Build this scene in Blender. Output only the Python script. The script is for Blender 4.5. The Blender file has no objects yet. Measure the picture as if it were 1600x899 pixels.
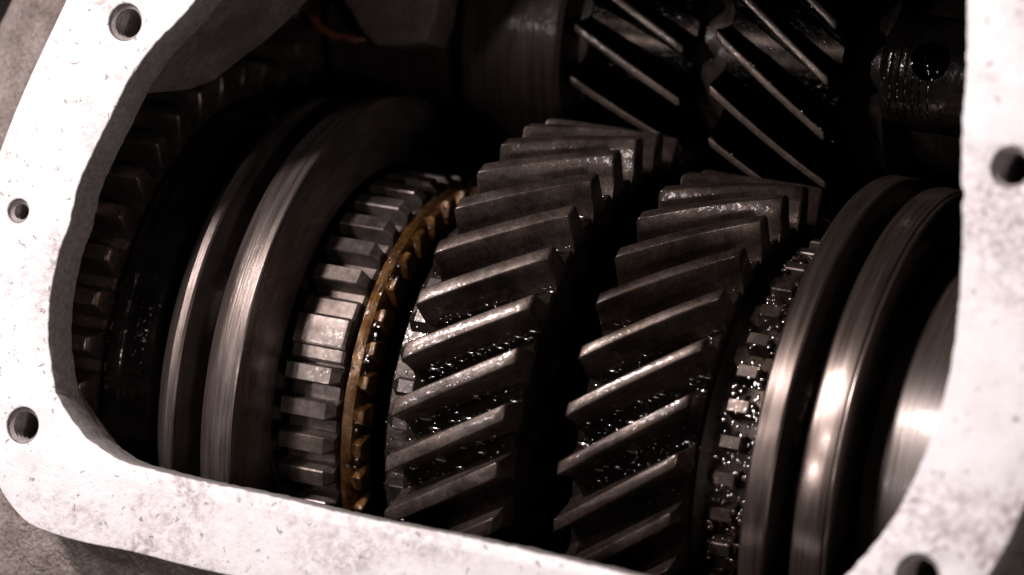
import bpy, bmesh, math, random
from mathutils import Matrix, Vector, noise

# ------------------------------------------------------------------ scene, camera, light, exposure
S = bpy.context.scene
C = S.collection
MM = 0.001
random.seed(7)

cam_d = bpy.data.cameras.new("camera")
cam = bpy.data.objects.new("camera", cam_d)
C.objects.link(cam)
RX = Vector((0.90396, 0.168668, -0.392947))
UX = Vector((-0.154685, 0.985673, 0.067241))
VX = Vector((-0.398659, 0.0, -0.917099))
cam.matrix_world = Matrix(((RX.x, UX.x, -VX.x, 0.255232),
                           (RX.y, UX.y, -VX.y, 0.020113),
                           (RX.z, UX.z, -VX.z, 0.605286),
                           (0, 0, 0, 1)))
cam_d.sensor_width = 36.0
cam_d.lens = 135.0
cam_d.clip_start = 0.02
cam_d.clip_end = 10.0
cam_d.dof.use_dof = True
cam_d.dof.focus_distance = 0.622
cam_d.dof.aperture_fstop = 13.0
S.camera = cam

W = bpy.data.worlds.new("World")
S.world = W
W.use_nodes = True
W.node_tree.nodes["Background"].inputs[0].default_value = (1.0, 0.86, 0.88, 1)
W.node_tree.nodes["Background"].inputs[1].default_value = 0.018

def area(name, loc, target, size, power, col):
    d = bpy.data.lights.new(name, 'AREA')
    d.shape = 'DISK'
    d.size = size
    d.energy = power
    d.color = col
    o = bpy.data.objects.new(name, d)
    C.objects.link(o)
    o.location = loc
    o.rotation_euler = (Vector(target) - Vector(loc)).to_track_quat('-Z', 'Y').to_euler()
    return o

area("work_lamp", (-0.23, 0.295, 0.516), (0.01, 0.02, 0.04), 0.055, 4.7, (1.0, 0.90, 0.89))
area("bench_lamp", (0.55, -0.06, 0.62), (0.0, 0.02, 0.03), 0.10, 1.0, (1.0, 0.88, 0.86))
# small spot lamps of the workshop: they show as separate points in every oil drop
for loc in ((-0.23, -0.012, 0.575), (-0.20, 0.115, 0.60), (-0.29, 0.19, 0.50)):
    area("spot_lamp", loc, (0.01, 0.01, 0.04), 0.020, 0.42, (1.0, 0.91, 0.91))

S.view_settings.view_transform = 'Standard'
S.view_settings.look = 'None'
S.view_settings.exposure = 0.0
S.view_settings.gamma = 1.0
S.render.engine = 'CYCLES'

# ------------------------------------------------------------------ materials
def nodes_of(name):
    m = bpy.data.materials.new(name)
    m.use_nodes = True
    nt = m.node_tree
    return m, nt, nt.nodes["Principled BSDF"]

class NB:
    def __init__(s, nt):
        s.nt = nt
        g = nt.nodes.new('ShaderNodeNewGeometry')
        k = nt.nodes.new('ShaderNodeVectorMath'); k.operation = 'SCALE'
        nt.links.new(g.outputs['Position'], k.inputs[0]); k.inputs['Scale'].default_value = 1000.0
        s.pos = k.outputs[0]
    def link(s, a, b): s.nt.links.new(a, b)
    def stretch(s, v):
        k = s.nt.nodes.new('ShaderNodeVectorMath'); k.operation = 'MULTIPLY'
        s.link(s.pos, k.inputs[0]); k.inputs[1].default_value = v
        return k.outputs[0]
    def noise(s, scale, detail=4, rough=.55, vec=None, dist=0):
        n = s.nt.nodes.new('ShaderNodeTexNoise')
        n.inputs['Scale'].default_value = scale; n.inputs['Detail'].default_value = detail
        n.inputs['Roughness'].default_value = rough; n.inputs['Distortion'].default_value = dist
        s.link(vec or s.pos, n.inputs['Vector'])
        return n.outputs['Fac']
    def voronoi(s, scale, vec=None):
        n = s.nt.nodes.new('ShaderNodeTexVoronoi'); n.inputs['Scale'].default_value = scale
        s.link(vec or s.pos, n.inputs['Vector'])
        return n.outputs['Distance']
    def ramp(s, fac, stops):
        r = s.nt.nodes.new('ShaderNodeValToRGB')
        while len(r.color_ramp.elements) < len(stops): r.color_ramp.elements.new(0.5)
        for e, (p, c) in zip(r.color_ramp.elements, stops):
            e.position = p
            e.color = (c, c, c, 1) if not isinstance(c, tuple) else (*c, 1)
        s.link(fac, r.inputs[0])
        return r.outputs[0]
    def mix(s, fac, a, b, mode='MIX'):
        m = s.nt.nodes.new('ShaderNodeMix'); m.data_type = 'RGBA'; m.blend_type = mode
        for sock, val in ((m.inputs[0], fac), (m.inputs[6], a), (m.inputs[7], b)):
            if hasattr(val, 'links') or hasattr(val, 'is_linked'): s.link(val, sock)
            else: sock.default_value = val if isinstance(val, (int, float)) else (*val, 1)
        return m.outputs[2]
    def math(s, op, a, b):
        m = s.nt.nodes.new('ShaderNodeMath'); m.operation = op
        for i, val in enumerate((a, b)):
            if hasattr(val, 'is_linked'): s.link(val, m.inputs[i])
            else: m.inputs[i].default_value = val
        return m.outputs[0]
    def bump(s, h, strength, dist_mm, normal=None):
        b = s.nt.nodes.new('ShaderNodeBump')
        b.inputs['Strength'].default_value = strength
        b.inputs['Distance'].default_value = dist_mm * MM
        s.link(h, b.inputs['Height'])
        if normal: s.link(normal, b.inputs['Normal'])
        return b.outputs[0]

def steel(name, lo, hi, rough=(.3, .5), rings=0.0, oil=0.5, oil_scale=1.0, metal=1.0, oil_bump=.5, scratch=.15, spec=.5, grain=0.0, sparse=False, coat_rough=.13, coat_ior=1.6):
    m, nt, bs = nodes_of(name)
    n = NB(nt)
    vec = n.stretch((3.0, .12, .12)) if rings else None
    patch = n.noise(.3 if rings else .12, 5, .6, vec)
    col = n.mix(n.ramp(patch, [(.35, 0.0), (.68, 1.0)]), lo, hi)
    grime = n.ramp(n.noise(.9, 6, .65, vec), [(.38, .5 if rings else .45), (.62, 1.0)])
    col = n.mix(.7, col, grime, 'MULTIPLY')
    fine = n.noise(5.0, 3, .6)
    if grain: col = n.mix(grain, col, n.ramp(n.noise(3.2, 4, .7), [(.36, .35), (.64, 1.35)]), 'MULTIPLY')
    if rings:
        ring = n.noise(1.0, 6, .75, n.stretch((5.0, .02, .02)))
        col = n.mix(.55, col, n.ramp(ring, [(.3, .35), (.65, 1.15)]), 'MULTIPLY')
        nrm = n.bump(ring, min(1.0, rings), .05 * rings)
        nrm = n.bump(fine, scratch, .03, nrm)
    else:
        nrm = n.bump(fine, scratch, .05)
    bs.inputs['Metallic'].default_value = metal
    n.link(col, bs.inputs['Base Color'])
    n.link(n.ramp(n.noise(.5, 5, .6, vec), [(.3, rough[0]), (.7, rough[1])]), bs.inputs['Roughness'])
    n.link(nrm, bs.inputs['Normal'])
    # oil film: a thin uneven clear coat, thicker in patches
    film = n.noise(.9 * oil_scale, 2, .5, dist=.3)
    cn = n.bump(film, 1.0, .12 * oil_bump)
    wet = n.ramp(n.noise(.16, 4, .6), [(.38 if oil <= 1 else .1, min(1, (.05 if oil <= 1 else .9) * oil)), (.58, min(1, oil))])
    if sparse:
        wet = n.math('MULTIPLY', n.ramp(n.noise(1.5, 3, .6), [(.60, 0.), (.66, 1.)]), n.ramp(n.noise(.22, 3, .6), [(.44, 0.), (.56, 1.)]))
    n.link(wet, bs.inputs['Coat Weight'])
    bs.inputs['Coat Roughness'].default_value = coat_rough
    bs.inputs['Specular IOR Level'].default_value = spec
    bs.inputs['Coat IOR'].default_value = coat_ior
    bs.inputs['Coat Tint'].default_value = (1.0, .88, .76, 1)
    n.link(cn, bs.inputs['Coat Normal'])
    return m

M = {}
M['gear'] = steel('oily_gear_steel', (.038, .027, .023), (.17, .138, .125), (.38, .5), oil=.5, metal=.72, oil_bump=.6, scratch=.4, grain=.7)
M['gear_dark'] = steel('oil_soaked_gear_steel', (.03, .024, .02), (.08, .066, .058), (.3, .5), oil=1.0, metal=.8, oil_bump=1.0)
M['hub'] = steel('worn_spline_steel', (.085, .068, .062), (.23, .195, .18), (.32, .45), oil=.45, metal=.72)
M['sleeve'] = steel('turned_sleeve_steel', (.15, .122, .112), (.32, .272, .252), (.27, .38), rings=1.0, oil=.25, metal=.82, oil_bump=.25)
M['sleeve_bright'] = steel('polished_sleeve_steel', (.10, .078, .069), (.20, .163, .146), (.2, .28), rings=.15, oil=.3, metal=.85, oil_bump=.3)
M['smooth'] = steel('smooth_dark_steel', (.06, .046, .04), (.078, .062, .055), (.3, .36), rings=.04, oil=.2, metal=.45, oil_bump=.2, scratch=.08)
M['shaft'] = steel('oily_shaft_steel', (.025, .017, .013), (.06, .044, .036), (.45, .6), rings=.5, oil=.12, metal=.6)

M['gear2'] = steel('black_oily_gear_steel', (.03, .021, .017), (.115, .09, .08), (.34, .46), oil=.6, metal=.76, oil_bump=.6, scratch=.4, grain=.7)
M['oily'] = steel('oil_flooded_steel', (.006, .0045, .0035), (.016, .012, .01), (.3, .45), oil=1.6, metal=0, oil_bump=6.0, oil_scale=1.1, spec=.0, coat_ior=1.9, coat_rough=.13, sparse=True)
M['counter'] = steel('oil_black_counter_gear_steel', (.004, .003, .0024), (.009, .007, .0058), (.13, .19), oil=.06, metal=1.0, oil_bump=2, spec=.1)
M['spur'] = steel('oily_spur_gear_steel', (.08, .065, .06), (.20, .168, .158), (.24, .36), oil=1.0, metal=.75, oil_bump=2)
M['counter_tip'] = steel('lit_tooth_tip_steel', (.07, .053, .043), (.15, .118, .098), (.35, .48), oil=.5, metal=.6, oil_bump=1.5, grain=.6)  # light on the countershaft tooth lands, painted as a paler steel
M['dog'] = steel('worn_dog_tooth_steel', (.05, .042, .04), (.12, .105, .10), (.38, .5), oil=.35, metal=.9, oil_bump=2)
M['black'] = steel('shaded_oily_steel', (.004, .0035, .003), (.012, .01, .009), (.3, .4), oil=1.0, metal=0, oil_bump=.6, spec=0.0)  # oily steel with the shade of the fork grooves put into its colour

def brass_mat():
    m, nt, bs = nodes_of('oily_brass')
    n = NB(nt)
    col = n.mix(n.ramp(n.noise(.45, 6, .7, dist=1.0), [(.35, 0.), (.68, 1.)]), (.02, .0105, .004), (.135, .082, .03))
    bs.inputs['Metallic'].default_value = .75
    n.link(col, bs.inputs['Base Color'])
    bs.inputs['Roughness'].default_value = .42
    n.link(n.bump(n.noise(1.3, 5, .7, dist=.8), .6, .25), bs.inputs['Normal'])
    bs.inputs['Coat Weight'].default_value = .9
    bs.inputs['Coat Roughness'].default_value = .06
    bs.inputs['Coat Tint'].default_value = (1, .74, .45, 1)
    n.link(n.bump(n.noise(.9, 3, .6, dist=.8), .7, .5), bs.inputs['Coat Normal'])
    return m
M['brass'] = brass_mat()

def oil_mat():
    m, nt, bs = nodes_of('gear_oil')
    bs.inputs['Base Color'].default_value = (.02, .011, .006, 1)
    bs.inputs['Roughness'].default_value = .14
    bs.inputs['IOR'].default_value = 1.9
    bs.inputs['Coat Weight'].default_value = 1.0
    bs.inputs['Coat Roughness'].default_value = .1
    return m
M['oil'] = oil_mat()

def alu_mat():
    m, nt, bs = nodes_of('machined_flange_aluminium')
    n = NB(nt)
    big = n.noise(.055, 5, .6, dist=.3)
    mid = n.noise(.7, 7, .68, dist=.6)
    st = n.math('MULTIPLY', n.ramp(big, [(.48, .04), (.64, .9)]), n.ramp(mid, [(.42, 0.), (.60, 1.)]))
    col = n.mix(st, (.80, .765, .775), (.36, .30, .28))
    chips = n.ramp(n.noise(.62, 6, .62, dist=.6), [(.63, 0.), (.67, 1.)])
    col = n.mix(n.math('MULTIPLY', chips, .75), col, (.24, .20, .19))
    speck = n.ramp(n.noise(2.2, 4, .65), [(.28, .6), (.40, 1.0)])
    col = n.mix(1.0, col, speck, 'MULTIPLY')
    col = n.mix(1.0, col, n.ramp(n.noise(.2, 4, .6), [(.3, .88), (.6, 1.0)]), 'MULTIPLY')
    n.link(col, bs.inputs['Base Color'])
    bs.inputs['Metallic'].default_value = 0.0
    n.link(n.ramp(mid, [(.3, .42), (.7, .6)]), bs.inputs['Roughness'])
    h = n.math('ADD', n.math('ADD', n.noise(1.1, 6, .7), n.math('MULTIPLY', st, -.3)), n.math('MULTIPLY', chips, -.8))
    n.link(n.bump(h, .6, .3), bs.inputs['Normal'])
    return m
M['alu'] = alu_mat()

def cast_mat(name, a, b, rough, bump, coat=0.0, grit=False):
    m, nt, bs = nodes_of(name)
    n = NB(nt)
    col = n.mix(n.ramp(n.noise(.12, 6, .65), [(.36, 0.), (.66, 1.)]), a, b)
    col = n.mix(.8, col, n.ramp(n.noise(1.1, 5, .6), [(.32, .5), (.6, 1.)]), 'MULTIPLY')
    n.link(col, bs.inputs['Base Color'])
    bs.inputs['Roughness'].default_value = rough
    n.link(n.bump(n.noise(1.0, 6, .65), bump, 1.6 if grit else .5), bs.inputs['Normal'])
    bs.inputs['Coat Weight'].default_value = coat
    bs.inputs['Coat Roughness'].default_value = .12
    return m
M['cast'] = cast_mat('rough_cast_aluminium', (.24, .19, .168), (.50, .425, .39), .6, 1.0, grit=True)
M['wall'] = cast_mat('cast_inner_wall', (.33, .305, .29), (.42, .39, .37), .5, .3)
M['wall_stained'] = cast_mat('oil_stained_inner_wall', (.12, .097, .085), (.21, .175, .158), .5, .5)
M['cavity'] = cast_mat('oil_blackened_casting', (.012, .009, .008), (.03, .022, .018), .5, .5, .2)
M['rib'] = cast_mat('oil_stained_casting', (.07, .055, .046), (.15, .12, .10), .5, .5, .3)
M['thread'] = cast_mat('thread_aluminium', (.25, .22, .21), (.45, .41, .4), .4, .3)

def sealant_mat():
    m, nt, bs = nodes_of('red_sealant')
    n = NB(nt)
    n.link(n.mix(n.noise(.8, 4), (.06, .014, .008), (.15, .04, .02)), bs.inputs['Base Color'])
    bs.inputs['Roughness'].default_value = .3
    return m
M['sealant'] = sealant_mat()

# ------------------------------------------------------------------ mesh helpers
def finish(name, bm, mat, parent=None, angle=35, loc=None):
    bmesh.ops.remove_doubles(bm, verts=bm.verts, dist=1e-7)
    bmesh.ops.recalc_face_normals(bm, faces=bm.faces)
    me = bpy.data.meshes.new(name)
    bm.to_mesh(me); bm.free()
    for p in me.polygons: p.use_smooth = True
    me.set_sharp_from_angle(angle=math.radians(angle))
    if mat is not None: me.materials.append(mat)
    o = bpy.data.objects.new(name, me)
    C.objects.link(o)
    if parent: o.parent = parent
    if loc: o.location = loc
    return o

def again(src, parent, rx=0.0):
    o = src.copy(); C.objects.link(o); o.parent = parent
    o.rotation_euler = (rx, 0, 0)
    return o

def thing(name, label, cat, loc=(0, 0, 0), group=None):
    o = bpy.data.objects.new(name, None)
    o.empty_display_size = .01
    C.objects.link(o)
    o.location = [c * MM for c in loc]
    o['label'] = label; o['category'] = cat
    if group: o['group'] = group
    return o

def ringpt(x, r, th):
    return Vector((x * MM, r * math.sin(th) * MM, r * math.cos(th) * MM))

def lathe(name, prof, mat, parent, seg=192, closed=True, angle=28, wob=0.0):
    """turn a profile [(x, r)...] in mm about the X axis"""
    bm = bmesh.new()
    rings = []
    for (x, r) in prof:
        row = []
        for k in range(seg):
            a = 2 * math.pi * k / seg
            dr = wob * noise.noise(Vector((x * .6, math.cos(a) * 9, math.sin(a) * 9)))
            row.append(bm.verts.new(ringpt(x, r + dr, a)))
        rings.append(row)
    n = len(prof)
    for i in range(n if closed else n - 1):
        A, B = rings[i], rings[(i + 1) % n]
        for k in range(seg):
            bm.faces.new((A[k], A[(k + 1) % seg], B[(k + 1) % seg], B[k]))
    return finish(name, bm, mat, parent, angle)

def sweep(sections, caps=True):
    """sections: list of equal-length closed loops of Vectors"""
    bm = bmesh.new()
    L = [[bm.verts.new(v) for v in s] for s in sections]
    n = len(L[0])
    for A, B in zip(L, L[1:]):
        for k in range(n):
            bm.faces.new((A[k], A[(k + 1) % n], B[(k + 1) % n], B[k]))
    if caps:
        bm.faces.new(L[0]); bm.faces.new(L[-1])
    return bm

def helical_tooth(name, x0, x1, tip, root, tip_w, root_w, twist, mat, parent, slices=12, chamfer=.45, crisp=True, tip_mat=None):
    """one gear tooth; twist in radians from x0 to x1; returns the object at angle 0"""
    mid = (tip + root) / 2
    mid_w = tip_w + (root_w - tip_w) * .42
    q = tip_w / 2
    half = [(root_w / 2 + .55, root - .7), (root_w / 2 + .15, root + .25), (root_w / 2 - .25, root + 1.1),
            (mid_w / 2 + .12, mid), (q + .22, tip - .75), (q + .02, tip - .3), (q - .22, tip - .06), (q - .55, tip)]
    if crisp:
        half = [(root_w / 2 + .5, root - .7), (root_w / 2 + .1, root + .2), (root_w / 2 - .2, root + .9), (mid_w / 2 + .1, mid), (q + .1, tip - .22), (q - .05, tip - .05), (q - .22, tip)]
    prof = half + [(-t, r) for t, r in reversed(half)]
    secs = []
    w = x1 - x0
    xs = [x0, x0 + .25, x0 + chamfer] + [x0 + chamfer + (w - 2 * chamfer) * k / slices for k in range(1, slices)] + [x1 - chamfer, x1 - .25, x1]
    for x in xs:
        e = min(x - x0, x1 - x)
        s = max(0.0, 1 - e / chamfer)
        s = s * s
        a0 = twist * (x - x0) / w
        sec = []
        for t, r in prof:
            up = max(0, (r - root) / (tip - root))
            rr = r - chamfer * s * up
            tt = t * (1 - .15 * s * up)
            sec.append(ringpt(x, rr, a0 + tt / rr))
        secs.append(sec)
    o = finish(name, sweep(secs), mat, parent, 40)
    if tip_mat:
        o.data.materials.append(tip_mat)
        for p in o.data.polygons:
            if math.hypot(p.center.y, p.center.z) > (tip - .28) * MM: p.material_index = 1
    return o

def block_tooth(name, x0, x1, tip, root, tip_w, root_w, mat, parent, left=(0, 0), right=(0, 0)):
    """spline / dog tooth; left/right = (length, drop) of the end bevel on that side"""
    def sec(x, tp, k):
        b = .22
        h = [(root_w / 2, root - .6), (root_w / 2 * 1.0, root), (tip_w / 2 * k, tp - b), (tip_w / 2 * k - b * .8, tp)]
        pr = h + [(-t, r) for t, r in reversed(h)]
        return [ringpt(x, r, t / r) for t, r in pr]
    secs = []
    if left[0]:
        secs += [sec(x0, tip - left[1], .45), sec(x0 + left[0], tip, 1)]
    else:
        secs += [sec(x0, tip - .2, .94), sec(x0 + .25, tip, 1)]
    if right[0]:
        secs += [sec(x1 - right[0], tip, 1), sec(x1, tip - right[1], .6)]
    else:
        secs += [sec(x1 - .25, tip, 1), sec(x1, tip - .2, .94)]
    return finish(name, sweep(secs), mat, parent, 30)

def droplets(name, spots, parent, squash=.32):
    """oil drops standing on a turned surface; spots = [(x, r, th, size_x, size_t)] in mm"""
    bm = bmesh.new()
    U, V = 7, 4
    for (x, r, th, sx, st) in spots:
        hgt = min(sx, st) * squash
        c = []
        for j in range(V):
            ph = math.pi / 2 * j / V
            for i in range(U):
                a = 2 * math.pi * i / U
                dx = sx * math.cos(ph) * math.cos(a); dt = st * math.cos(ph) * math.sin(a)
                c.append(bm.verts.new(ringpt(x + dx, r - .15 + hgt * math.sin(ph), th + dt / r)))
        top = bm.verts.new(ringpt(x, r - .15 + hgt, th))
        for j in range(V - 1):
            for i in range(U):
                bm.faces.new((c[j * U + i], c[j * U + (i + 1) % U], c[(j + 1) * U + (i + 1) % U], c[(j + 1) * U + i]))
        for i in range(U):
            bm.faces.new((c[(V - 1) * U + i], c[(V - 1) * U + (i + 1) % U], top))
    o = finish(name, bm, M['oil'], parent, 180)
    o['kind'] = 'stuff'
    return o

def rad(d): return math.radians(d)

# ------------------------------------------------------------------ outlines of the case opening (mm, case frame)
INNER = [(-23.49, 89.92), (-30.93, 80.9), (-35.6, 69.02), (-41.89, 56.87), (-44.16, 53.47), (-47.79, 49.05), (-49.85, 45.65), (-51.9, 41.52), (-53.41, 37.03), (-55.47, 31.1), (-57.4, 24.43), (-57.84, 18.09), (-58.79, 13.75), (-59.08, 9.1), (-58.94, 4.09), (-57.86, -1.4), (-55.34, -8.1), (-52.91, -11.24), (-49.46, -14.2), (-45.41, -16.3), (-41.18, -17.64), (-35.43, -18.08), (-27.55, -18.38), (-17.73, -18.38), (-0.51, -18.89), (13.37, -18.88), (28.08, -18.87), (47.97, -19.4), (65.06, -19.77), (73.11, -19.2), (78.68, -16.51), (81.45, -12.94), (84.59, -8.17), (87.09, -3.24), (89.28, 3.32), (90.7, 10.29), (91.59, 17.45), (91.51, 24.54), (91.07, 30.9), (89.98, 38.69), (88.77, 44.96), (87.28, 53.95), (86.27, 63.5), (84.7, 72.9), (84.14, 76.63), (81.99, 82.09), (71.4, 85.62)]
OUTER = [(-65.48, 53.88), (-68.12, 45.74), (-70.42, 38.26), (-72.48, 30.16), (-74.22, 21.02), (-73.73, 10.51), (-70.47, -5.88), (-67.45, -18.03), (-62.21, -25.95), (-59.27, -28.57), (-55.98, -30.49), (-51.0, -31.35), (-44.84, -31.68), (-36.81, -31.55), (-27.6, -31.9), (-20.16, -32.05), (19.62, -31.67), (51.64, -31.37), (81.93, -28.96), (94.86, -23.56), (100.27, -15.44), (102.72, -8.96), (104.72, -3.81), (106.01, 1.49), (108.29, 10.41), (108.38, 23.52), (107.23, 38.31), (104.96, 56.71), (101.75, 75.06), (99.33, 88.87), (92.97, 97.59), (78.67, 100.79), (15.83, 105.08), (-17.53, 106.37), (-39.75, 102.68), (-50.62, 92.25), (-59.08, 74.61)]
HOLES = [(-54.0, 51.68, 2.93), (-67.67, 18.82, 1.87), (-60.1, -15.19, 2.84), (95.59, 49.55, 2.98), (92.14, -11.6, 3.36)]
Z_TOP = 66.0
LIP = 7.8

def resample(pts, step):
    """closed Catmull-Rom through pts at about `step` mm"""
    out = []
    n = len(pts)
    for i in range(n):
        p0, p1, p2, p3 = (Vector(pts[(i + k) % n]) for k in (-1, 0, 1, 2))
        d = (p2 - p1).length
        m1 = (p2 - p0) * (d / max(1e-6, (p1 - p0).length + d))
        m2 = (p3 - p1) * (d / max(1e-6, (p3 - p2).length + d))
        cnt = max(1, int(round(d / step)))
        for k in range(cnt):
            t = k / cnt
            out.append(p1 * (2 * t**3 - 3 * t**2 + 1) + m1 * (t**3 - 2 * t**2 + t) + p2 * (-2 * t**3 + 3 * t**2) + m2 * (t**3 - t**2))
    return out

def offset(pts, d):
    """move a closed loop outwards by d (loop given so that its area sign is known)"""
    n = len(pts)
    area2 = sum(pts[i].x * pts[(i + 1) % n].y - pts[(i + 1) % n].x * pts[i].y for i in range(n))
    sg = 1 if area2 > 0 else -1
    res = []
    for i in range(n):
        t = (pts[(i + 2) % n] - pts[i - 2]).normalized()
        res.append(pts[i] + Vector((t.y, -t.x)) * d * sg)
    return res

# ------------------------------------------------------------------ the case
case = thing('gearbox_case', 'pale aluminium gearbox case with a worn bolt flange round its open side', 'gearbox case', (0, 0, 0))

def make_flange():
    cu = bpy.data.curves.new('flange', 'CURVE')
    cu.dimensions = '2D'; cu.fill_mode = 'BOTH'
    bev = .28
    cu.extrude = LIP / 2 - bev
    cu.bevel_depth = bev; cu.bevel_resolution = 1; cu.offset = -bev
    inn = resample(INNER, .8)
    ragged = []
    for i, p in enumerate(inn):
        q = Vector((p.x * .55, p.y * .55, 3.0)); e = .16 * noise.noise(q) + .12 * noise.noise(q * 3.1)
        nick = noise.noise(Vector((p.x * .28, p.y * .28, 9.0)))
        if nick > .38: e += (nick - .38) * 1.3
        ragged.append(e)
    off1 = offset(inn, 1.0)
    inn = [p + (o - p) * e for p, o, e in zip(inn, off1, ragged)]
    loops = [resample(OUTER, 1.5), inn]
    for (hx, hy, hr) in HOLES:
        loops.append([Vector((hx + (hr + .12) * math.cos(a), hy + (hr + .12) * math.sin(a))) for a in [2 * math.pi * k / 48 for k in range(48)]])
    for lp in loops:
        sp = cu.splines.new('POLY')
        sp.points.add(len(lp) - 1)
        for pt, v in zip(sp.points, lp): pt.co = (v.x, v.y, 0, 1)
        sp.use_cyclic_u = True
    tmp = bpy.data.objects.new('tmp', cu); C.objects.link(tmp)
    dg = bpy.context.evaluated_depsgraph_get()
    me = bpy.data.meshes.new_from_object(tmp.evaluated_get(dg))
    bpy.data.objects.remove(tmp); bpy.data.curves.remove(cu)
    bm = bmesh.new(); bm.from_mesh(me); bpy.data.meshes.remove(me)
    for v in bm.verts: v.co = Vector((v.co.x, v.co.y, v.co.z + Z_TOP - LIP / 2)) * MM
    o = finish('flange', bm, M['alu'], case, 50)
    o.data.materials.append(M['wall'])
    for p in o.data.polygons:
        p.material_index = 1 if abs(p.normal.z) < .3 else 0
    return o
make_flange()

def make_shell(name, prof, mat, bumpy, bottom):
    base = resample(OUTER, 2.0)
    n = len(base)
    bm = bmesh.new()
    rows = []
    for (d, z) in prof:
        lp = offset(base, d) if d else base
        row = []
        for p in lp:
            h = bumpy * (noise.noise(Vector((p.x * .09, p.y * .09, z * .09))) + .5 * noise.noise(Vector((p.x * .3, p.y * .3, z * .3))))
            row.append(bm.verts.new(Vector((p.x, p.y, z + h)) * MM))
        rows.append(row)
    for A, B in zip(rows, rows[1:]):
        for k in range(n): bm.faces.new((A[k], A[(k + 1) % n], B[(k + 1) % n], B[k]))
    if bottom: bm.faces.new(rows[-1])
    return finish(name, bm, mat, case, 60)
make_shell('shell', [(-2.0, 53.9), (.2, 53.2), (1.2, 51.6), (3.0, 50.2), (6, 49.2), (10, 48), (15, 46), (21, 42.5), (27, 36), (32, 25), (36, 8), (38, -20), (39, -88)], M['cast'], .8, True)
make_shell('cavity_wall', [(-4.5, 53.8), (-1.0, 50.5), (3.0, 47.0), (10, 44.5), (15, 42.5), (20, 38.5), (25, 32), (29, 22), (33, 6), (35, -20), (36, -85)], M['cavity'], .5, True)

# deeper wall behind the lip near the bolt bosses
def skirt(name, pts, depth, thick=3.2):
    base = [Vector(p) for p in pts]
    n = len(base)
    nr = []
    for i in range(n):
        t = (base[min(n - 1, i + 1)] - base[max(0, i - 1)]).normalized()
        nr.append(Vector((t.y, -t.x)))
    cx = Vector((15, 33))
    secs = []
    for p, nn, d in zip(base, nr, depth):
        if nn.dot(p - cx) < 0: nn = -nn
        a = p + nn * .5; b = p + nn * (thick + .5)
        za, zb = Z_TOP - LIP + .2, Z_TOP - LIP - d
        sec = [Vector((a.x, a.y, za)), Vector((a.x, a.y, (za + zb) / 2 + .2)), Vector((a.x + nn.x * .15, a.y + nn.y * .15, zb + .8)), Vector((a.x + nn.x * .9, a.y + nn.y * .9, zb)),
               Vector((b.x, b.y, zb)), Vector((b.x, b.y, za))]
        secs.append([v * MM for v in sec])
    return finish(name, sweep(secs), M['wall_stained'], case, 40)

def dense(pts, dep, step=1.2):
    P, D = [], []
    for i in range(len(pts) - 1):
        a, b = Vector(pts[i]), Vector(pts[i + 1])
        c = max(1, int((b - a).length / step))
        for k in range(c):
            P.append(a + (b - a) * k / c); D.append(dep[i] + (dep[i + 1] - dep[i]) * (k / c))
    P.append(Vector(pts[-1])); D.append(dep[-1])
    return P, D
P, D = dense([(-52.2, 40.8), (-51.2, 43.2), (-49.85, 45.65), (-47.79, 49.05), (-44.16, 53.47), (-41.89, 56.87), (-35.6, 69.02), (-30.93, 80.9), (-23.49, 89.92), (0, 91.0)],
             [.4, 14, 19.5, 22, 24, 25.5, 31, 33, 33, 33])
skirt('boss_wall', P, D)
P, D = dense([(-57.6, -2.2), (-56.5, -5.5), (-55.34, -8.1), (-52.91, -11.24), (-49.46, -14.2), (-46.5, -15.8), (-44.0, -16.8)], [.1, .9, 2.2, 3.9, 4.2, 2.6, .1])
skirt('boss_wall', P, D)

# threaded bolt holes
for (hx, hy, hr) in HOLES:
    bm = bmesh.new()
    prof = [(hr + .08, -.35), (hr - .02, -.75)]
    z = -.75
    while z > -15:
        prof += [(hr - .55, z - .45), (hr - .05, z - .9)]
        z -= .95
    prof += [(hr - .5, z - .4), (.02, z - 2.2)]
    rows = [[bm.verts.new(Vector((hx + r * math.cos(a), hy + r * math.sin(a), Z_TOP + zz)) * MM) for a in [2 * math.pi * k / 40 for k in range(40)]] for r, zz in prof]
    for A, B in zip(rows, rows[1:]):
        for k in range(40): bm.faces.new((A[k], A[(k + 1) % 40], B[(k + 1) % 40], B[k]))
    h = finish('bolt_hole', bm, M['thread'], case, 30)

# cast rib and red sealant high on the far wall, boss with an oil hole on the right
def slab(name, poly, z0, z1, mat, parent):
    bm = bmesh.new()
    rows = []
    for z, ins in ((z0, 0.5), (z0 + .6, 0), (z1 - .9, 0), (z1 - .25, .3), (z1, .9)):
        c = sum((Vector(p) for p in poly), Vector((0, 0))) / len(poly)
        rows.append([bm.verts.new(Vector((p[0] + (c.x - p[0]) * ins * .05, p[1] + (c.y - p[1]) * ins * .05, z)) * MM) for p in poly])
    n = len(poly)
    for A, B in zip(rows, rows[1:]):
        for k in range(n): bm.faces.new((A[k], A[(k + 1) % n], B[(k + 1) % n], B[k]))
    bm.faces.new(rows[0]); bm.faces.new(rows[-1])
    return finish(name, bm, mat, parent, 40)
slab('cast_rib', [(-50.5, 67.0), (-46.0, 63.0), (-42.5, 59.2), (-39.5, 57.6), (-36, 58.2), (-30.5, 59.5), (-29.5, 64), (-29.2, 112), (-62, 112), (-58, 80)], -6, 3.0, M['rib'], case)

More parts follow.
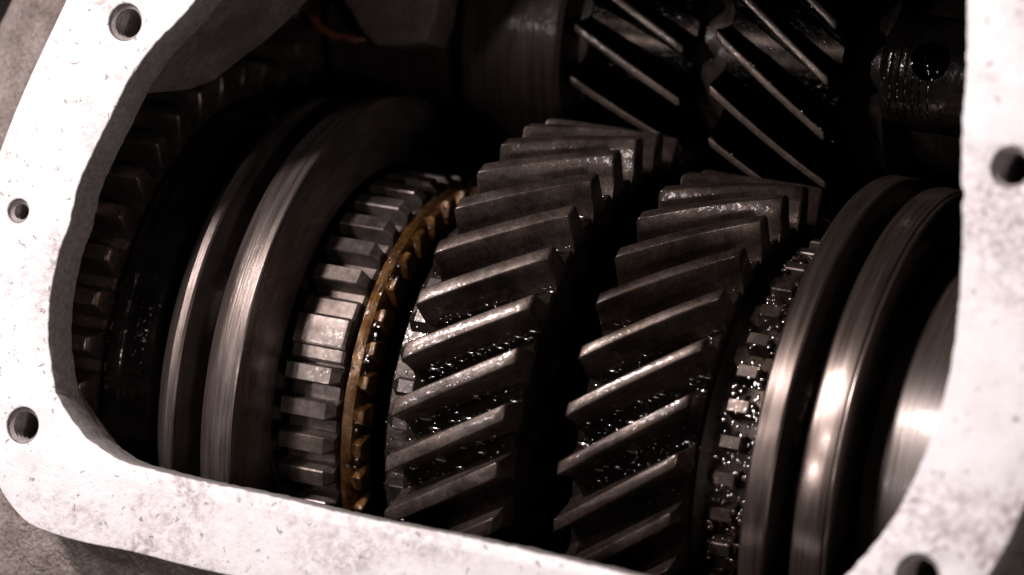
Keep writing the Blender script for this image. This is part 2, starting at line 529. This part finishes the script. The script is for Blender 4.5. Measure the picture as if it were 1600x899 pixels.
def tube(name, pts, r, mat, parent, seg=10):
    secs = []
    for i, p in enumerate(pts):
        p = Vector(p)
        t = (Vector(pts[min(len(pts) - 1, i + 1)]) - Vector(pts[max(0, i - 1)])).normalized()
        a = t.orthogonal().normalized(); b = t.cross(a)
        rr = r * (1 + .35 * noise.noise(p * .4)) * (.35 if i in (0, len(pts) - 1) else 1)
        secs.append([(p + a * rr * math.cos(2 * math.pi * k / seg) + b * rr * math.sin(2 * math.pi * k / seg)) * MM for k in range(seg)])
    return finish(name, sweep(secs), mat, parent, 60)
tube('sealant_bead', [(-59.5, 55.5, 9), (-58.4, 57.6, 8), (-57.4, 60.0, 7.4), (-56.0, 62.5, 6.8), (-54.5, 64.2, 6.5)], .75, M['sealant'], case)
tube('sealant_bead', [(-53.5, 61.4, 3.2), (-52.3, 60.6, 3.6), (-51.0, 59.2, 3.0), (-49.6, 59.0, 3.4), (-48.0, 58.2, 2.6), (-46.2, 58.6, 2.6), (-44.5, 58.2, 1.9), (-42.8, 58.6, 1.5)], .75, M['sealant'], case)

def rail_boss():
    # short cast boss standing off the end wall, turned outside, cross-drilled
    bm = bmesh.new()
    x0, x1, r, cy, cz = 55.5, 112.0, 9.6, 66.0, 5.5
    seg = 64
    prof = [(x0, .05), (x0, r - 1.4), (x0 + .7, r - .5), (x0 + 1.6, r)]
    x = x0 + 1.6
    while x < x0 + 9:
        prof += [(x + .6, r), (x + .8, r - .16), (x + 1.0, r)]; x += 1.3
    while x < x1 - 3:
        prof += [(x, r)]; x += 2.5
    prof += [(x1, r)]
    rows = [[bm.verts.new(Vector((xx, cy + rr * math.sin(2 * math.pi * k / seg), cz + rr * math.cos(2 * math.pi * k / seg))) * MM) for k in range(seg)] for xx, rr in prof]
    for A, B in zip(rows, rows[1:]):
        for k in range(seg): bm.faces.new((A[k], A[(k + 1) % seg], B[(k + 1) % seg], B[k]))
    bm.faces.new(rows[-1])
    o = finish('rail_boss', bm, M['black'], case, 30)
    cut = bmesh.new()
    bmesh.ops.create_cone(cut, cap_ends=True, segments=32, radius1=3.3 * MM, radius2=3.3 * MM, depth=22 * MM, matrix=Matrix.Translation(Vector((64.2, 67.5, 15.0)) * MM) @ Matrix.Rotation(rad(-10), 4, 'X'))
    c = finish('cutter', cut, None)
    md = o.modifiers.new('hole', 'BOOLEAN'); md.object = c; md.operation = 'DIFFERENCE'; md.solver = 'EXACT'
    dg = bpy.context.evaluated_depsgraph_get()
    me = bpy.data.meshes.new_from_object(o.evaluated_get(dg))
    o.modifiers.clear(); o.data = me
    me.set_sharp_from_angle(angle=rad(30))
    bpy.data.objects.remove(c)
    return o
boss = rail_boss()
rnd = random.Random(31)
bo = droplets('oil_drops', [(rnd.uniform(57, 74), 9.6, rad(rnd.gauss(-30, 13)), rnd.uniform(.12, .4), rnd.uniform(.12, .4)) for _ in range(320)], case)
bo.location = (0, 66.0 * MM, 5.5 * MM)

# ------------------------------------------------------------------ shafts
ms = thing('main_shaft', 'dark oily main shaft running through the row of gears', 'shaft', (0, 0, 0))
lathe('shaft_body', [(-108, 0.05), (-108, 17), (-62, 17.5), (-45, 22), (-20, 22), (-19, 20), (45, 20), (46, 22), (88, 22), (100, 17), (140, 17), (140, .05)], M['shaft'], ms, 96, False)

def make_gear(root_obj, body_name, x0, x1, tip, root, n_teeth, tip_w, root_w, twist, phase, mat, bore, tooth_name='tooth', tooth_parent=None, slices=12, crisp=True, body_mat=None, tip_mat=None):
    prof = [(x0 + .5, bore), (x0 + .5, root - 5.5), (x0 + .1, root - 4.5), (x0 + .05, root - .5), (x0 + .35, root), (x1 - .35, root), (x1 - .05, root - .5), (x1 - .1, root - 4.5), (x1 - .5, root - 5.5), (x1 - .5, bore)]
    b = lathe(body_name, prof, body_mat or mat, root_obj, 144)
    tp = tooth_parent if tooth_parent else root_obj
    if tooth_parent == 'body': tp = b
    t = helical_tooth(tooth_name, x0, x1, tip, root, tip_w, root_w, twist, mat, tp, slices, crisp=crisp, tip_mat=tip_mat)
    for k in range(n_teeth):
        th = phase + 2 * math.pi * k / n_teeth
        if k == 0: t.rotation_euler = (-th, 0, 0)
        else: again(t, tp, -th)
    return b

def gear_drops(seed, x0, x1, root, tip, n_teeth, twist, phase, th_rng=(-.5, 1.25)):
    """beads of oil strung along the tooth spaces and a few on the lands"""
    rnd = random.Random(seed)
    spots = []
    pitch = 2 * math.pi / n_teeth
    for k in [k for k in range(-n_teeth // 2, n_teeth) if th_rng[0] < phase + k * pitch < th_rng[1]]:
        wet = rnd.uniform(.35, 1.0)
        for lane, rr_, dens in ((.30, root + .35, 1.0), (.37, root + .1, .8), (.5, root + .1, .5), (.66, root + .2, .9), (.72, root + .9, .5)):
            x = x0 + rnd.uniform(.4, 1.5)
            while x < x1 - .4:
                cl = .5 + .9 * noise.noise(Vector((x * .28, k * 5.3 + lane * 9, seed)))
                if rnd.random() < cl * dens * wet * .75:
                    sz = min(.62, .12 + rnd.expovariate(8.0))
                    spots.append((x, rr_, phase + k * pitch + twist * (x - x0) / (x1 - x0) + pitch * (lane + rnd.uniform(-.03, .03)), sz * rnd.uniform(.9, 2.8), sz * .85))
                    x += sz * 2.0
                x += rnd.uniform(.15, .5)
        for _ in range(10):
            x = rnd.uniform(x0 + .5, x1 - .5)
            if noise.noise(Vector((x * .3, k * 3.1, seed + 5.0))) < .05: continue
            sz = rnd.uniform(.08, .24)
            spots.append((x, tip + .1, phase + k * pitch + twist * (x - x0) / (x1 - x0) + rnd.uniform(-1, 1) * .9 / tip, sz, sz * .8))
    return spots

# ------------------------------------------------------------------ left driven gear and its collar
g0 = thing('spur_gear', 'black oily spur gear with blunt teeth half hidden under the left flange', 'gear', (0, 0, 0))
make_gear(g0, 'gear_body', -75, -59, 52, 46.6, 42, 2.4, 4.8, 0.0, rad(-1), M['spur'], 23, slices=3)
lathe('collar', [(-59.4, 23.5), (-59.4, 44.0), (-58.6, 46.0), (-57.7, 46.6), (-57.1, 46.3), (-56.9, 45.6), (-56.4, 44.6), (-55.2, 43.8), (-51.5, 43.0), (-51.0, 42.0), (-51.0, 23.5)], M['black'], g0)
rnd = random.Random(5)
droplets('oil_drops', [(-55 + rnd.uniform(-.9, 2.4), 43.8, rad(rnd.gauss(3, 5)), rnd.uniform(.1, .34), rnd.uniform(.12, .4)) for _ in range(60)]
         + [(-58.2 + rnd.uniform(-.8, .6), 46.3, rad(rnd.uniform(-10, 24)), rnd.uniform(.08, .25), rnd.uniform(.1, .3)) for _ in range(30)], g0)

# ------------------------------------------------------------------ left synchro sleeve, hub, brass ring
s1 = thing('synchro_sleeve', 'turned steel synchro sleeve with a fork groove, left of the brass ring', 'synchro sleeve', (0, 0, 0))
lathe('rim', [(-49.0, 36.0), (-49.0, 43.0), (-48.4, 44.2), (-46.2, 46.6), (-45.2, 47.9), (-44.9, 48.25), (-43.6, 48.35), (-43.25, 48.0), (-43.1, 47.2), (-42.9, 41.0), (-42.9, 36.0)], M['sleeve'], s1, 256, wob=.05)
lathe('fork_groove', [(-43.4, 35.4), (-43.4, 37.0), (-42.4, 36.2), (-39.0, 36.2), (-38.0, 37.0), (-38.0, 35.4)], M['black'], s1, 160)  # groove floor painted near black to stand for its shade
lathe('land', [(-38.5, 38.3), (-38.5, 41.0), (-38.4, 46.8), (-38.1, 48.0), (-37.2, 48.9), (-35.6, 49.45), (-33.6, 49.75), (-32.2, 49.95), (-31.75, 50.0), (-31.5, 49.8), (-31.3, 49.2), (-30.3, 44.0), (-29.9, 39.6), (-30.1, 38.6), (-31.0, 38.3)], M['sleeve'], s1, 256, wob=.05)

h1 = thing('synchro_hub', 'steel synchro hub with straight blunt spline teeth, left of the brass ring', 'synchro hub', (0, 0, 0))
lathe('hub_body', [(-47, 22.5), (-47, 30.4), (-46.6, 30.8), (-29.7, 30.8), (-29.5, 33.6), (-29.1, 34.2), (-20.4, 34.2), (-19.9, 33.6), (-19.9, 22.5)], M['hub'], h1)
ht = block_tooth('spline_tooth', -29.4, -19.7, 37.6, 34.2, 2.9, 3.3, M['hub'], h1, right=(1.3, 1.5))
first = True
for k in range(40):
    th = -26 + 9 * k
    if th in (10, 19): continue
    if first: ht.rotation_euler = (-rad(th), 0, 0); first = False
    else: again(ht, h1, -rad(th))
def key_block():
    prof = [(4.2, 33.8), (4.2, 36.0), (5.0, 36.4), (8.0, 36.5), (8.3, 37.1), (9.3, 37.3), (15.8, 37.3), (16.6, 37.0), (16.9, 36.4), (21.2, 36.2), (22.2, 35.8), (22.4, 33.8)]
    secs = []
    for x, dr in ((-29.3, 0), (-20.9, 0), (-20.2, -.1), (-19.8, -.5)):
        secs.append([ringpt(x, r + (dr if r > 35 else 0), rad(a)) for a, r in prof])
    return finish('detent_key', sweep(secs), M['hub'], h1, 25)
key_block()

b1 = thing('blocker_ring', 'thin oily brass blocker ring with a toothed edge', 'blocker ring', (0, 0, 0))
lathe('ring_band', [(-18.6, 30.5), (-18.6, 35.7), (-18.3, 36.2), (-17.2, 36.4), (-16.5, 36.2), (-16.1, 35.5), (-15.95, 34.6), (-15.9, 30.5)], M['brass'], b1, 256, wob=.25)
bt = block_tooth('ring_tooth', -16.9, -14.4, 36.75, 33.6, 2.4, 4.0, M['brass'], b1, left=(1.5, .9))
for k in range(40):
    th = rad(1 + 9 * k)
    if k == 0: bt.rotation_euler = (-th, 0, 0)
    else: again(bt, b1, -th)
rnd = random.Random(11)
droplets('oil_drops', [(-16.9 + rnd.uniform(-1.2, 1.6), 35.9, rad(rnd.uniform(-28, 62)), rnd.uniform(.15, .45), rnd.uniform(.15, .6)) for _ in range(90)], b1)

# ------------------------------------------------------------------ the two big helical gears
G1_TW, G1_PH = rad(13.8), rad(-2.5)
g1 = thing('helical_gear', 'large oily helical gear beside the brass ring', 'gear', (0, 0, 0), 'helical gears on the main shaft')
make_gear(g1, 'gear_body', -3.4, 16.2, 50, 43.4, 34, 2.6, 4.5, G1_TW, G1_PH, M['gear'], 20.5, body_mat=M['oily'])
lathe('cone', [(-13.2, 20.5), (-13.2, 30.0), (-10.8, 34.6), (-5.6, 34.8), (-5.2, 36.5), (-3.2, 38.5), (-3.0, 20.5)], M['gear_dark'], g1)
dt = block_tooth('dog_tooth', -10.0, -5.4, 38.2, 34.6, 2.4, 3.4, M['dog'], g1, left=(1.7, 1.5))
for k in range(40):
    th = rad(2 + 9 * k)
    if k == 0: dt.rotation_euler = (-th, 0, 0)
    else: again(dt, g1, -th)
droplets('oil_drops', gear_drops(3, -3.4, 16.2, 43.4, 50, 34, G1_TW, G1_PH)
         + [(-7.6 + random.uniform(-2, 2), 38.2, rad(random.uniform(-28, 45)), random.uniform(.1, .25), random.uniform(.1, .3)) for _ in range(50)], g1)

G2_TW, G2_PH = rad(18.5), rad(3)
g2 = thing('helical_gear', 'slightly smaller dark helical gear beside the right sleeve', 'gear', (0, 0, 0), 'helical gears on the main shaft')
make_gear(g2, 'gear_body', 24.3, 44.3, 45.2, 38.6, 30, 2.1, 4.3, G2_TW, G2_PH, M['gear2'], 20.5, body_mat=M['oily'])
lathe('cone', [(44.0, 20.5), (44.0, 35.5), (46.0, 34.8), (47.4, 34.2), (54.5, 34.2), (56.5, 31), (56.5, 20.5)], M['gear_dark'], g2)
dt = block_tooth('dog_tooth', 47.7, 51.4, 37.4, 33.8, 2.2, 3.0, M['gear2'], g2)
for k in range(40):
    th = rad(3 + 9 * k)
    if k == 0: dt.rotation_euler = (-th, 0, 0)
    else: again(dt, g2, -th)
droplets('oil_drops', gear_drops(8, 24.3, 44.3, 38.6, 45.2, 30, G2_TW, G2_PH)
         + [(50 + random.uniform(-2.4, 5), random.choice((34.3, 37.4, 37.4)), rad(random.uniform(-30, 65)), random.uniform(.18, .55), random.uniform(.18, .6)) for _ in range(380)], g2)

# ------------------------------------------------------------------ right sleeve and end collar
s2 = thing('synchro_sleeve', 'polished steel synchro sleeve of two flanges near the right flange', 'synchro sleeve', (0, 0, 0))
lathe('rim', [(57.2, 38.0), (57.2, 48.2), (57.45, 48.8), (57.9, 49.05), (61.2, 49.05), (61.55, 48.8), (61.7, 48.2), (61.9, 40.6), (61.9, 38.0)], M['sleeve_bright'], s2, 256)
lathe('fork_groove', [(61.5, 37.4), (61.5, 39.8), (62.6, 39.0), (64.4, 39.0), (65.6, 39.8), (65.6, 37.4)], M['black'], s2, 160)
lathe('rim', [(65.2, 38.0), (65.2, 40.8), (65.4, 47.6), (65.8, 48.15), (66.3, 48.3), (70.4, 48.3), (70.75, 48.0), (70.9, 48.0), (71.4, 48.25), (71.75, 47.9), (71.9, 47.0), (72.1, 38.0)], M['sleeve_bright'], s2, 256)
b2 = thing('splined_hub', 'dark hub with small spline teeth under the right sleeve', 'synchro hub', (0, 0, 0))
lathe('hub_body', [(53.2, 22.5), (53.2, 33.8), (53.8, 34.3), (70.5, 34.3), (70.5, 22.5)], M['gear_dark'], b2)
st = block_tooth('spline_tooth', 53.4, 70.0, 36.6, 34.0, 1.9, 2.7, M['gear_dark'], b2, left=(1.2, 1.2))
for k in range(40):
    th = rad(-1.5 + 9 * k)
    if k == 0: st.rotation_euler = (-th, 0, 0)
    else: again(st, b2, -th)
c2 = thing('end_collar', 'broad smooth dark steel collar beside the right sleeve', 'collar', (0, 0, 0))
lathe('collar_body', [(72.6, 22.5), (72.6, 39.2), (72.9, 39.8), (73.5, 40.0), (104, 40.0), (104.6, 39.5), (104.6, 22.5)], M['smooth'], c2, 224)
droplets('oil_drops', [(80 + random.gauss(0, 3.2), 40.0, rad(random.gauss(17, 4)), random.uniform(.1, .28), random.uniform(.1, .28)) for _ in range(40)], c2)

# ------------------------------------------------------------------ countershaft: one cluster of gears
CY, CZ = 68.0, -27.2
cs = thing('counter_shaft', 'black oily countershaft with slanted gear teeth at the top of the opening', 'countershaft', (0, CY, CZ))
lathe('shaft_body', [(-104, .05), (-104, 14), (-56, 14), (-55, 21), (-27, 21), (-26.6, 25.6), (-25.8, 26.2), (-8.4, 26.2), (-7.6, 25.4), (-7.2, 21), (50, 21), (51, 16), (136, 16), (136, .05)], M['shaft'], cs, 128, False)
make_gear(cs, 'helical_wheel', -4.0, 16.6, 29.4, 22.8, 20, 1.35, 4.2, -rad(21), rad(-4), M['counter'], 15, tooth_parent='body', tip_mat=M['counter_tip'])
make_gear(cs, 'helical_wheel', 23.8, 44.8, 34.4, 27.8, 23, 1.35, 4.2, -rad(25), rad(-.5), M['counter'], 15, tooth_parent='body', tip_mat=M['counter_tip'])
make_gear(cs, 'spur_wheel', -76, -58.5, 26.2, 20.4, 21, 2.4, 5.2, 0, rad(4), M['spur'], 13, tooth_parent='body', slices=3)
dr = []
for (x0, x1, root, tip, nt, tw, ph, sd) in ((-4, 16.6, 22.8, 29.4, 20, -rad(21), rad(-4), 21), (23.8, 44.8, 27.8, 34.4, 23, -rad(25), rad(-.5), 22)):
    rr = random.Random(sd)
    pitch = 2 * math.pi / nt
    for _ in range(330):
        k = rr.randint(-6, 4); x = rr.uniform(x0 + .3, x1 - .3)
        if noise.noise(Vector((x * .2, k * 2.7, sd))) < -.05: continue
        base = ph + k * pitch + tw * (x - x0) / (x1 - x0)
        if rr.random() < .7: dr.append((x, tip - .25, base + rr.choice((-1, 1, 1)) * .72 / tip, rr.uniform(.12, .32), rr.uniform(.12, .26)))
        else: dr.append((x, root + .2, base + pitch * .5, rr.uniform(.1, .35), rr.uniform(.1, .3)))
droplets('oil_drops', dr, cs)
